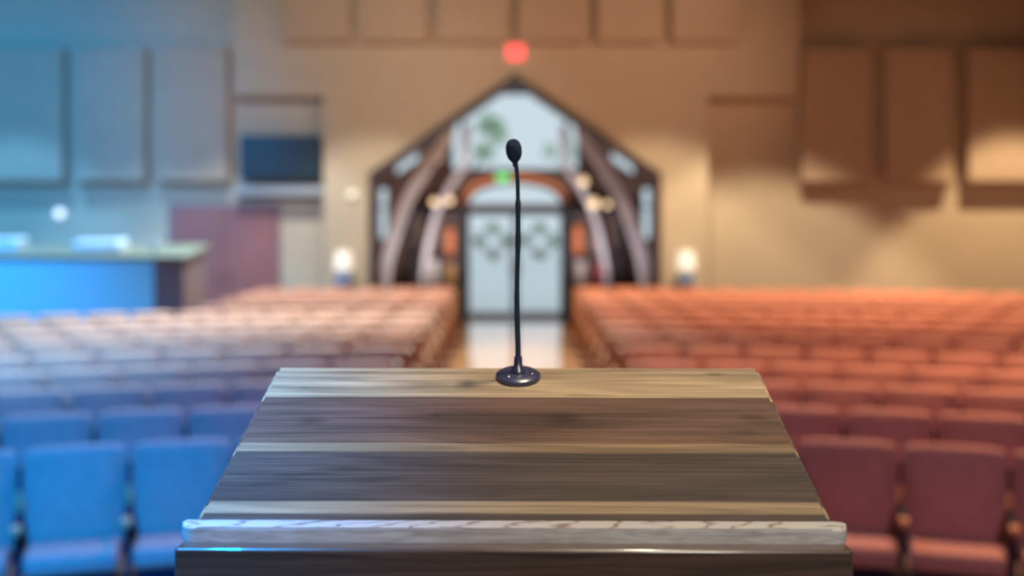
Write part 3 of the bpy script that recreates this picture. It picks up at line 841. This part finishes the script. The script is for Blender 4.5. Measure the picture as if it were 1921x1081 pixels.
# ------------------------------------------------------------------ outside
bm = bmesh.new(); box(bm, -60, 60, DE+.25, 140, -.25, -.02); o = struct('ground_outside', bm, M['paving'])
def tree(x, y, h, crown, mat, label, n=1500, lz=.45, lean=0):
    root = thing('tree', label, 'tree', (x, y, -.02), 0, 'trees outside the glazed end')
    bm = bmesh.new(); tube(bm, [(0, 0, 0), (lean*.1, 0, h*.3), (lean*.35, .05, h*.62), (lean*.9, 0, h*.85)], [.16, .12, .08, .03], 10); obj('trunk', bm, M['bark'], root, True)
    bm = bmesh.new()
    blobs = [(Vector((lean+random.uniform(-1, 1)*crown*.7, random.uniform(-1, 1)*crown*.6, h*lz+random.uniform(.1, 1)*(h*(1-lz)))), random.uniform(.35, .6)*crown) for _ in range(9)]
    for i in range(n):
        c, r = random.choice(blobs); v = Vector((random.gauss(0, 1), random.gauss(0, 1), random.gauss(0, 1))).normalized()*r*random.uniform(.6, 1)
        p = c+v; an = Vector((random.gauss(0, 1), random.gauss(0, 1), random.gauss(0, 1))).normalized(); o2 = an.orthogonal().normalized(); L_ = random.uniform(.1, .2)
        bm.faces.new([bm.verts.new(p-an*L_), bm.verts.new(p+o2*L_*.5), bm.verts.new(p+an*L_), bm.verts.new(p-o2*L_*.5)])
    obj('foliage', bm, mat, root)
tree(-2.25, 46, 5.9, .75, M['paleleaf'], 'pale leafy tree outside, seen left of centre in the upper window', 230, .72, 1.35)
tree(2.7, 52, 6.0, .8, M['paleleaf'], 'thin pale tree outside, seen at right in the upper window', 100, .6, -.7)

# ------------------------------------------------------------------ world
w = bpy.data.worlds.new('World'); sc.world = w; w.use_nodes = True
nt = w.node_tree; bg = nt.nodes['Background']
bg.inputs['Color'].default_value = (.80, .90, 1.0, 1); bg.inputs['Strength'].default_value = .84

# ------------------------------------------------------------------ lamps of the hall and added fill
def spot(name, loc, aim, energy, col, size, blend=.5, rad=.1):
    l = bpy.data.lights.new(name, 'SPOT'); l.energy = energy; l.color = col; l.spot_size = math.radians(size); l.spot_blend = blend; l.shadow_soft_size = rad
    o = bpy.data.objects.new(name, l); C.objects.link(o); o.location = loc
    o.rotation_euler = (Vector(aim)-Vector(loc)).to_track_quat('-Z', 'Y').to_euler(); return o
def area(name, loc, aim, energy, col, sx, sy):
    l = bpy.data.lights.new(name, 'AREA'); l.shape = 'RECTANGLE'; l.size = sx; l.size_y = sy; l.energy = energy; l.color = col
    o = bpy.data.objects.new(name, l); C.objects.link(o); o.location = loc
    o.rotation_euler = (Vector(aim)-Vector(loc)).to_track_quat('-Z', 'Y').to_euler(); return o
warm = (1, .82, .56)
# wall washers in the ceiling, straight down: their cones leave scallops on the back wall
for px, e, off, ang, col in ((1430, 1900, 3.0, 78, warm), (1905, 2500, 2.2, 66, (1, .74, .44)), (1225, 1050, 2.8, 76, warm), (705, 900, 2.8, 76, (1, .97, .85)),
                        (500, 1000, 3.0, 78, (.8, .92, 1)), (270, 1000, 3.2, 78, (.36, .68, 1)), (30, 1300, 2.2, 66, (.16, .52, 1))):
    x = (px-VX)/F*DW
    spot('wall_washer', (x, DW-off, 7.3), (x, DW-off+.02, 0), e, col, ang, .22, .12)
# broad added spots that brighten the upper wall, no known fixtures
spot('added_left_wash', (-2.6, 9, 7.3), (-3.5, DW, 3.9), 1600, (1, .90, .80), 44, 1, .3)
spot('added_centre_wash', (5.5, 11, 7.3), (1.0, DW, 5.0), 1700, (1, .66, .43), 48, 1, .3)
spot('added_right_wash', (5.5, 9, 7.3), (6.6, DW, 3.3), 520, (1, .62, .38), 32, 1, .3)
# house lights over the seating, warm on the right, cooler on the left
for x, col, e in ((-6, (.2, .62, 1), 2500), (-2.4, (.54, .90, 1), 6600), (2.4, (1, .69, .46), 1450), (6, (1, .67, .42), 1700)):
    for y in (8.5, 13, 17):
        k = .3 if y < 9 and x < 0 else 1.0 if y < 9 else (.7 if x > 0 else .5) if y > 16 else 1
        if y < 9 and x < 0: col2 = (.12, .42, 1)
        else: col2 = col
        spot('house_light', (x, y+1.9, 7.3), (x, y-.7, 0), e*k*1.25, col2, 78, .9, .25)
# added fill spots behind and above the speaker, brightening seats and lectern
spot('added_seat_fill', (1.5, -2.2, 5.8), (4.2, 8, .4), 1100, (.6, .52, 1.0), 50, 1, .5)
spot('added_lectern_spot', (.9, 1.9, 6.8), (.2, 1.5, 1.9), 880, (1, .83, .60), 30, .6, .15)
spot('added_lectern_fill', (1.3, -2.2, 5.2), (.3, 1.3, 1.8), 520, (1, .93, .86), 26, .8, .4)
# added blue spots standing in for the blue tint on the left side
spot('added_blue_front', (-1.6, .9, 5.4), (-3.5, 4.9, .0), 11500, (0, .19, 1), 70, 1, .2)
spot('added_blue_seats', (-5, 7.5, 7.2), (-6.2, 11.2, .5), 8500, (.08, .42, 1), 72, 1, .2)
spot('added_blue_lectern', (-1.6, 1.0, 5.0), (-.72, 1.42, 1.85), 2600, (.0, .34, 1), 24, 1, .1)
spot('added_blue_wall', (-7.5, 10, 6.6), (-10.0, DW, 2.2), 5600, (.03, .38, 1), 70, 1, .2)
for sg in (-1, 1):  # added fill, out of sight behind the seats, brightens the lobby beams
    spot('added_lobby_fill', (sg*1.45, 22.3, .35), (sg*1.6, 23.4, 3.2), 260, (.93, .9, 1), 120, .8, .15)

# ------------------------------------------------------------------ camera
cam = bpy.data.cameras.new('Camera'); co = bpy.data.objects.new('Camera', cam); C.objects.link(co); sc.camera = co
co.location = (0, 0, CZ); co.rotation_euler = (PI/2, 0, 0)
cam.sensor_width = 36; cam.lens = F/W*36
cam.shift_x = -(VX-W/2)/W; cam.shift_y = -(H/2-VY)/W
cam.clip_start = .05; cam.clip_end = 300
cam.dof.use_dof = True; cam.dof.focus_distance = 1.45; cam.dof.aperture_fstop = 2.1; cam.dof.aperture_blades = 0
sc.view_settings.view_transform = 'Standard'; sc.view_settings.look = 'None'
sc.view_settings.exposure = 0; sc.view_settings.gamma = 1; sc.view_settings.use_curve_mapping = False
